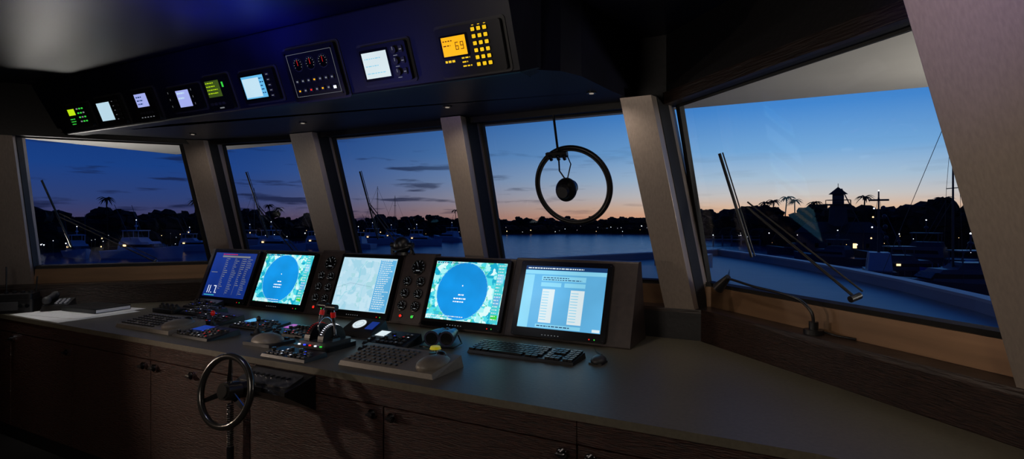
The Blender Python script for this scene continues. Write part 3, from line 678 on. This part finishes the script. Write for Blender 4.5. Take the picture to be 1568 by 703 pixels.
def pol(bd,d): t=math.radians(bd); return (d*math.sin(t),d*math.cos(t))
SH=[(-95,150),(-80,160),(-68,175),(-56,200),(-45,240),(-35,285),(-22,330),(-12,320),(-7,235),(-2,175),(8,160),(15,150),(30,140),(45,140)]
def sd(bd):
    for (a,d0),(c,d1) in zip(SH,SH[1:]):
        if a<=bd<=c: return d0+(d1-d0)*(bd-a)/(c-a)
    return 150
LAND=pm('shore_land',(14,17,20),0.9,0,.1,0.3); FOL=pm('foliage_dark',(19,28,30),0.9,0,.5,0.4); TRK=pm('palm_trunk',(26,24,26),0.9,0,2,0.3)
b=MB(); bs=[-95+i*2.5 for i in range(57)]
inn=[pol(t,sd(t)) for t in bs]; out=[pol(t,sd(t)+150) for t in bs]
for i in range(len(bs)-1): b.prism([inn[i],inn[i+1],out[i+1],out[i]],-6.5,-5.6,LAND)
b.obj('shore_land')
b=MB(); random.seed(5)
t=-80
while t<32:
    d0=sd(t)
    for row in range(2):
        d=d0+8+row*14+random.uniform(-3,3); x,y=pol(t+random.uniform(-.3,.3),d)
        hh=random.uniform(6.5,10.5) if t<-10 else random.uniform(9,13.8)
        if t<-50: hh+=1.5
        b.cyl((x,y,-5.7),(x,y,-5.6+hh*.6),.25,TRK,r1=.15,seg=5)
        for k in range(7):
            rr=hh*random.uniform(.13,.27)
            b.sph((x+random.uniform(-.33,.33)*hh,y+random.uniform(-.2,.2)*hh,-5.6+hh-rr-random.uniform(0,.45)*hh),(rr*1.15,rr,rr*.8),FOL,8,6,.3)
    t+=math.degrees(3.6/d0)
for i in range(380):
    t=-82+i*.31; d=sd(t)+5; x,y=pol(t,d); rr=random.uniform(1.4,3.0); b.sph((x,y,-5.6+rr*.6),(rr*1.5,rr,rr),FOL,7,4,.2)
b.obj('tree_line')
def palm(bd,d,h):
    b=MB(); random.seed(int(bd*10)); lean=random.uniform(-1,1)
    pts=[Vector((lean*(k/6)**2,0,h*k/6)) for k in range(7)]; b.tube(pts,.16,TRK,6)
    top=pts[-1]
    for k in range(18):
        a=2*math.pi*k/18+random.uniform(-.15,.15); up_=random.uniform(.2,1.2); L=random.uniform(1.9,2.6)
        d_=Vector((math.cos(a),math.sin(a),0)); sd_=Vector((-math.sin(a),math.cos(a),0))
        sp=[top+d_*L*s+Vector((0,0,up_*L*s*.8-L*1.0*s*s)) for s in (0,.2,.4,.6,.8,1)]
        for j in range(5):
            w0=.22*math.sin(math.pi*(j/5*.9+.08)); w1=.22*math.sin(math.pi*((j+1)/5*.9+.08))
            p0,p1=sp[j],sp[j+1]; dr=Vector((0,0,-.35))
            b.add([tuple(p0),tuple(p1),tuple(p1+sd_*w1+dr*w1*2),tuple(p0+sd_*w0+dr*w0*2)],[(0,1,2,3)],FOL)
            b.add([tuple(p0),tuple(p1),tuple(p1-sd_*w1+dr*w1*2),tuple(p0-sd_*w0+dr*w0*2)],[(0,1,2,3)],FOL)
    x,y=pol(bd,d); b.obj('palm_tree',loc=(x,y,-5.7))
for bd,d,h in ((-63.6,185,13),(-57.3,200,13),(-51.1,220,12.5),(-50.3,222,11.5),(-44,240,11),(-3.7,180,12.2),(-2.9,182,12.9),(-2.0,178,13.6),(-1.1,180,12.8),(.2,175,12),(4.2,165,13),(-33.5,285,12),(9.5,158,12)): palm(bd,d,h)

HULL=pm('boat_white',(185,195,215),0.3,0,1,0.05); BWIN=pm('boat_glass',(10,14,22),0.1,0,1,0.1)
HULLD=pm('boat_navy',(52,62,82),0.3,0,1,0.05)
def boat(bd,d,L,rz,mast=0,lit=True,name='motor_yacht',hull=HULL):
    b=MB(); n=9; secs=[]
    for i in range(n):
        t=i/(n-1); x=(-.5+t)*L; w=L*.14*(1-max(0,(t-.45)/.55)**2.2)+.02; zt=L*.09+L*.06*t*t
        secs.append([(x,-w*.75,-.3),(x,w*.75,-.3),(x+L*.02*t,w,zt),(x+L*.02*t,-w,zt)])
    for i in range(n-1): b.loft(secs[i],secs[i+1],hull,False)
    z0=L*.10
    def cab(x0,x1,w,z0,z1,m): b.loft([(x0,-w,z0),(x1,-w,z0),(x1,w,z0),(x0,w,z0)],[(x0+.2,-w*.88,z1),(x1-(z1-z0)*1.0,-w*.88,z1),(x1-(z1-z0)*1.0,w*.88,z1),(x0+.2,w*.88,z1)],m)
    cab(-L*.28,L*.22,L*.11,z0,z0+L*.10,hull); cab(-L*.24,L*.215,L*.112,z0+L*.035,z0+L*.075,BWIN)
    cab(-L*.26,L*.02,L*.09,z0+L*.10,z0+L*.15,hull); b.box((-L*.24,-L*.09,z0+L*.23),(L*.0,L*.09,z0+L*.24),hull)
    for sx in (-.23,-.02):
        for sy in (-.08,.08): b.cyl((L*sx,L*sy,z0+L*.14),(L*sx,L*sy,z0+L*.235),.06,hull,seg=6)
    b.cyl((-L*.12,0,z0+L*.24),(-L*.12,0,z0+L*.36),.08,hull,seg=6); b.sph((-L*.12,0,z0+L*.29),(L*.02,L*.02,L*.015),hull,10,6)
    for s in (-1,1): b.tube([(-L*.1,s*L*.1,z0+L*.12),(-L*.3,s*L*.13,z0+L*.55)],.05,HULLD,5)
    for k in range(7): b.cyl((L*(.1+.05*k),-L*.1*(1-k*.09),L*.12),(L*(.1+.05*k),-L*.1*(1-k*.09),L*.12+.8),.03,hull,seg=4)
    if mast:
        b.cyl((0,0,z0),(0,0,mast),.12,GREYD,r1=.07,seg=8); b.tube([(0,0,mast*.98),(L*.5,0,L*.14)],.03,GREYD,4); b.tube([(0,0,mast*.98),(-L*.5,0,L*.1)],.03,GREYD,4)
        for k in (.55,.78): b.cyl((0,-1.1,mast*k),(0,1.1,mast*k),.05,GREYD,seg=6)
        b.tube([(0,0,mast*.95),(0,1.1,mast*.55),(0,L*.12,L*.1)],.02,GREYD,4); b.tube([(0,0,mast*.95),(0,-1.1,mast*.55),(0,-L*.12,L*.1)],.02,GREYD,4)
    if lit:
        b.sph((-L*.12,0,z0+L*.365),.10,E_COOL,8,5); b.box((-L*.20,-L*.1128,z0+L*.045),(-L*.16,-L*.1120,z0+L*.065),E_WARM)
    x,y=pol(bd,d); b.obj(name,loc=(x,y,-6.35),rz=math.radians(rz))
boat(-61,140,17,20); boat(-65.5,150,14,-15); boat(-57.2,165,13,35); boat(-50.5,150,16,10); boat(-46.6,165,14,25)
boat(-41.3,190,15,15,mast=19,name='sailboat'); boat(-39.6,215,13,12,mast=17,name='sailboat'); boat(-52.5,195,14,10,mast=18,name='sailboat')
boat(-37,180,14,10); boat(-34.3,210,15,170); boat(-43.6,165,13,190)
boat(7.6,118,17,160,hull=HULLD); boat(10.3,75,14,200,mast=20.5,name='sailboat',hull=HULLD); boat(1.6,118,13,150,hull=HULLD); boat(7.6,92,13,20,hull=HULLD); boat(12.6,88,15,200,name='speedboat',lit=False,hull=pm('boat_blue_lit',(60,110,200),0.08,0,1,0.05)); boat(-.9,145,13,170,lit=False,hull=HULLD)  # blue light falling on the speedboat is put into its hull colour
b=MB(); b.box((-1.5,-4,0),(1.5,4,1.6),HULLD); b.loft([(-1.3,-2,1.6),(1.3,-2,1.6),(1.3,2,1.6),(-1.3,2,1.6)],[(-1.1,-1.6,3.8),(1.1,-1.6,3.8),(1.1,1.4,3.8),(-1.1,1.4,3.8)],HULL)
b.cyl((0,0,3.8),(0,0,11.5),.16,GREYD,r1=.08,seg=8)
for k,z_ in enumerate((5.4,6.8,8.1,9.2)): b.cyl((-1.1+k*.15,0,z_),(1.1-k*.15,0,z_),.07,GREYD,seg=6); b.sph((.8-k*.1,0,z_+.25),.25,HULLD,8,6); b.sph((-.8+k*.1,0,z_+.15),.10,E_COOL if k%2 else E_WARM,8,5)
for s in (-1,1): b.tube([(0,0,11.2),(s*1.4,0,1.6)],.03,GREYD,4)
b.cyl((-1.1,0,10.4),(1.1,0,10.4),.12,GREYD,seg=6); b.sph((0,0,11.6),.08,E_COOL,8,5)
b.obj('pilot_boat',loc=(*pol(5.3,85),-6.3))
b=MB(); TWM=pm('tower_wall',(50,60,76),0.7,0,1,0.1); RF=pm('tower_roof',(20,24,32),0.7,0,1,0.2)
def ngon(r,n=8): return [(r*math.cos(2*math.pi*i/n+.39),r*math.sin(2*math.pi*i/n+.39)) for i in range(n)]
b.loft([(x,y,0) for x,y in ngon(2.6)],[(x,y,10.5) for x,y in ngon(1.7)],TWM); b.prism(ngon(2.7),10.5,10.8,RF)
for x,y in ngon(2.6): b.cyl((x,y,10.8),(x,y,11.7),.06,TWM,seg=5)
b.torus((0,0,11.7),2.45,.06,TWM,n=16,seg=5); b.prism(ngon(1.2),10.8,13.0,TWM); b.prism(ngon(1.22),11.3,12.6,BWIN)
b.loft([(x,y,13.0) for x,y in ngon(2.0)],[(x,y,14.6) for x,y in ngon(.08)],RF); b.cyl((0,0,14.5),(0,0,15.4),.06,RF,seg=5)
b.box((-8,-4,0),(8,4,4.5),TWM); b.loft([(-8.6,-4.6,4.5),(8.6,-4.6,4.5),(8.6,4.6,4.5),(-8.6,4.6,4.5)],[(-6,-.2,6.8),(6,-.2,6.8),(6,.2,6.8),(-6,.2,6.8)],RF)
for i in range(6): b.box((-7+i*2.4,-4.05,1.2),(-6.3+i*2.4,-4.0,2.2),E_WARM if i in(4,) else BWIN)
b.obj('harbour_tower',loc=(*pol(2.3,145),-5.7))
b=MB(); b.tube([(0,0,0),(0,0,5),(-4,0,14)],.12,GREYD,5); b.obj('dock_crane',loc=(*pol(4.2,140),-5.7))
b=MB(); PIER=pm('pier_wood',(120,125,135),0.8,0,2,0.2)
b.box((-12,-1.2,1.6),(12,1.2,1.9),PIER)
for i in range(9):
    for s in (-1,1): b.cyl((-11+i*2.75,s*1.1,-.5),(-11+i*2.75,s*1.1,3.0),.16,PIER,seg=6)
    b.sph((-11+i*2.75,1.1,3.1),.16,E_COOL if i%3==0 else PIER,8,5)
b.box((-12,1.0,2.7),(12,1.1,2.8),PIER)
b.obj('pier',loc=(*pol(-7.3,190),-6.4),rz=.2)
b=MB(); random.seed(33)
for i in range(140):
    t=random.choice([random.uniform(-70,-33),random.uniform(-70,-33),random.uniform(-70,-45),random.uniform(-6,16),random.uniform(-33,-8)])
    d=sd(t)-random.uniform(1,14 if t<-10 else 40); x,y=pol(t,d); h=random.uniform(.8,4.5); r=random.choice([.06,.08,.10,.17])*d/200
    b.cyl((x,y,-6.4),(x,y,-6.4+h),.05,GREYD,seg=4); b.sph((x,y,-6.4+h+r),r,random.choice([E_WARM,E_COOL,E_COOL]),8,5)
b.obj('shore_lights')

# ---------------------------------------------------------------- world sky
w=bpy.data.worlds.new('dusk_sky'); S.world=w; w.use_nodes=True; nt=w.node_tree; bg=nt.nodes['Background']
tc=nt.nodes.new('ShaderNodeTexCoord')
sx=nt.nodes.new('ShaderNodeSeparateXYZ'); nt.links.new(tc.outputs['Generated'],sx.inputs[0])
def ramp(stops):
    r=nt.nodes.new('ShaderNodeValToRGB'); e=r.color_ramp.elements
    e[0].position=stops[0][0]; e[0].color=srgb(stops[0][1]); e[1].position=stops[-1][0]; e[1].color=srgb(stops[-1][1])
    for p_,c in stops[1:-1]: k=e.new(p_); k.color=srgb(c)
    return r
mr=nt.nodes.new('ShaderNodeMapRange'); mr.inputs[1].default_value=0; mr.inputs[2].default_value=.4; nt.links.new(sx.outputs[2],mr.inputs[0])
A=ramp([(0,(66,60,92)),(.08,(46,64,116)),(.2,(26,64,132)),(.4,(15,52,120)),(1,(6,20,58))])
B_=ramp([(0,(232,166,124)),(.05,(226,188,158)),(.10,(206,200,196)),(.17,(172,196,216)),(.28,(120,172,220)),(.45,(70,138,210)),(.7,(38,102,186)),(1,(18,60,138))])
for r in (A,B_): nt.links.new(mr.outputs[0],r.inputs[0])
vm=nt.nodes.new('ShaderNodeVectorMath'); vm.operation='MULTIPLY'; vm.inputs[1].default_value=(1,1,0); nt.links.new(tc.outputs['Generated'],vm.inputs[0])
vn=nt.nodes.new('ShaderNodeVectorMath'); vn.operation='NORMALIZE'; nt.links.new(vm.outputs[0],vn.inputs[0])
vd=nt.nodes.new('ShaderNodeVectorMath'); vd.operation='DOT_PRODUCT'; a_=math.radians(2); vd.inputs[1].default_value=(math.sin(a_),math.cos(a_),0); nt.links.new(vn.outputs[0],vd.inputs[0])
mf0=nt.nodes.new('ShaderNodeMapRange'); mf0.inputs[1].default_value=.45; mf0.inputs[2].default_value=1.0; nt.links.new(vd.outputs['Value'],mf0.inputs[0])
mf=nt.nodes.new('ShaderNodeMath'); mf.operation='POWER'; mf.inputs[1].default_value=2.6; nt.links.new(mf0.outputs[0],mf.inputs[0])
mx=nt.nodes.new('ShaderNodeMix'); mx.data_type='RGBA'; nt.links.new(mf.outputs[0],mx.inputs[0]); nt.links.new(A.outputs[0],mx.inputs[6]); nt.links.new(B_.outputs[0],mx.inputs[7])
mp=nt.nodes.new('ShaderNodeMapping'); mp.inputs['Scale'].default_value=(5,5,46); nt.links.new(tc.outputs['Generated'],mp.inputs[0])
nz=nt.nodes.new('ShaderNodeTexNoise'); nz.inputs['Scale'].default_value=1.6; nz.inputs['Detail'].default_value=5; nt.links.new(mp.outputs[0],nz.inputs['Vector'])
c1=nt.nodes.new('ShaderNodeValToRGB'); c1.color_ramp.elements[0].position=.56; c1.color_ramp.elements[1].position=.64; nt.links.new(nz.outputs['Fac'],c1.inputs[0])
c2=nt.nodes.new('ShaderNodeValToRGB'); e=c2.color_ramp.elements; e[0].position=0; e[0].color=(.9,.9,.9,1); e[1].position=.38; e[1].color=(0,0,0,1); k=e.new(.22); k.color=(.85,.85,.85,1); nt.links.new(mr.outputs[0],c2.inputs[0])
mu=nt.nodes.new('ShaderNodeMath'); mu.operation='MULTIPLY'; nt.links.new(c1.outputs[0],mu.inputs[0]); nt.links.new(c2.outputs[0],mu.inputs[1])
iv=nt.nodes.new('ShaderNodeMapRange'); iv.inputs[1].default_value=.75; iv.inputs[2].default_value=1.0; iv.inputs[3].default_value=.9; iv.inputs[4].default_value=.05; nt.links.new(vd.outputs['Value'],iv.inputs[0])
mu2=nt.nodes.new('ShaderNodeMath'); mu2.operation='MULTIPLY'; nt.links.new(mu.outputs[0],mu2.inputs[0]); nt.links.new(iv.outputs[0],mu2.inputs[1])
mc=nt.nodes.new('ShaderNodeMix'); mc.data_type='RGBA'; mc.inputs[7].default_value=srgb((20,27,58)); nt.links.new(mu2.outputs[0],mc.inputs[0]); nt.links.new(mx.outputs[2],mc.inputs[6])
nt.links.new(mc.outputs[2],bg.inputs[0]); bg.inputs[1].default_value=1.0

# ---------------------------------------------------------------- lights
def light(name,typ,loc,tgt,power,col,size=.1,angle=60,blend=.8):
    l=bpy.data.lights.new(name,typ); l.energy=power; l.color=col
    if typ=='AREA': l.size=size
    if typ=='SPOT': l.spot_size=math.radians(angle); l.spot_blend=blend; l.shadow_soft_size=size
    if typ=='POINT': l.shadow_soft_size=size
    o=bpy.data.objects.new(name,l); S.collection.objects.link(o); o.location=loc
    o.rotation_euler=(Vector(tgt)-Vector(loc)).to_track_quat('-Z','Y').to_euler()
    return o
light('cabinet_spot','SPOT',(-4.3,.7,1.25),(-1.7,1.9,.55),62,(1,.78,.62),.03,80,1)
light('cabinet_spot_port','SPOT',(-4.6,-.2,1.9),(-4.2,1.9,.6),14,(1,.78,.62),.05,60,1)
light('ceiling_spot_desk','SPOT',(.2,1.0,2.55),(-.05,2.45,.9),17,(1,.92,.78),.08,75,1)
light('ceiling_spot_helm','SPOT',(-2.6,.9,2.55),(-2.6,2.5,.9),12,(.85,.88,1),.08,75,1)
light('chart_fill','SPOT',(-4.9,1.6,2.55),(-4.95,2.2,.9),30,(1,.97,.92),.05,42,1)  # added to brighten the paper chart; stands for no known ceiling fixture
tg=((-4.6,3.1,1.6),(-3.4,3.3,1.5),(-2.0,3.25,1.5),(-.75,3.2,1.6))
for (x,y),t_,pw in zip(DL,tg,(5,6,9,9)):
    light('downlight_lamp','SPOT',(x,y,2.25),t_,pw,(1,.86,.72),.02,95,1)
light('warm_fill','AREA',(-1.6,-.3,1.7),(-1.4,3.3,1.5),9,(1,.88,.76),.6)  # unseen eye-level fill added to lift the pillars; not a wall lamp
light('port_pillar_spot','SPOT',(-3.2,.4,1.9),(-5.7,2.0,1.7),12,(1,.88,.76),.1,40,1)  # spot from mid-room aimed at the port pillar
light('window_sill_spot','SPOT',(.3,.6,2.3),(.15,2.75,1.10),20,(1,.80,.58),.05,50,1)  # warm spot added to brighten the bronze sill trim
light('pillar_blue_fill','SPOT',(-.1,1.1,2.35),(.40,1.95,2.2),16,(.05,.04,1),.05,42,1)  # added spot that tints the right pillar top blue; no LED known there
light('ceiling_blue_fill','SPOT',(-2.45,1.7,2.0),(-2.5,1.75,2.62),60.0,(.03,.05,1),.05,85,1)  # added free-hanging spot for the blue ceiling patch; no LED known there
light('blue_ceiling_wash','SPOT',(-2.6,.9,1.5),(-2.6,1.5,2.62),40,(.05,.08,1),.1,105,1)  # added upward spot tinting ceiling and fascia blue; stands for no fixture
light('visor_fill','AREA',(1.3,3.2,1.5),(.5,3.4,2.36),12,(1,.92,.8),.3)  # unseen fill added to brighten the visor underside; no flood lamp known
light('visor_fill_port','AREA',(-6.3,2.6,1.3),(-5.9,3.1,2.36),14,(1,.94,.85),.2)  # same added fill for the visor's port end; no lamp known there

cam=bpy.data.cameras.new('camera'); co=bpy.data.objects.new('camera',cam); S.collection.objects.link(co)
co.location=(0,0,1.6); co.rotation_euler=(math.radians(90),0,math.radians(27.84))
cam.lens=19.745; cam.sensor_width=36; cam.shift_y=-.0095; cam.clip_end=6000; cam.clip_start=.02
S.camera=co
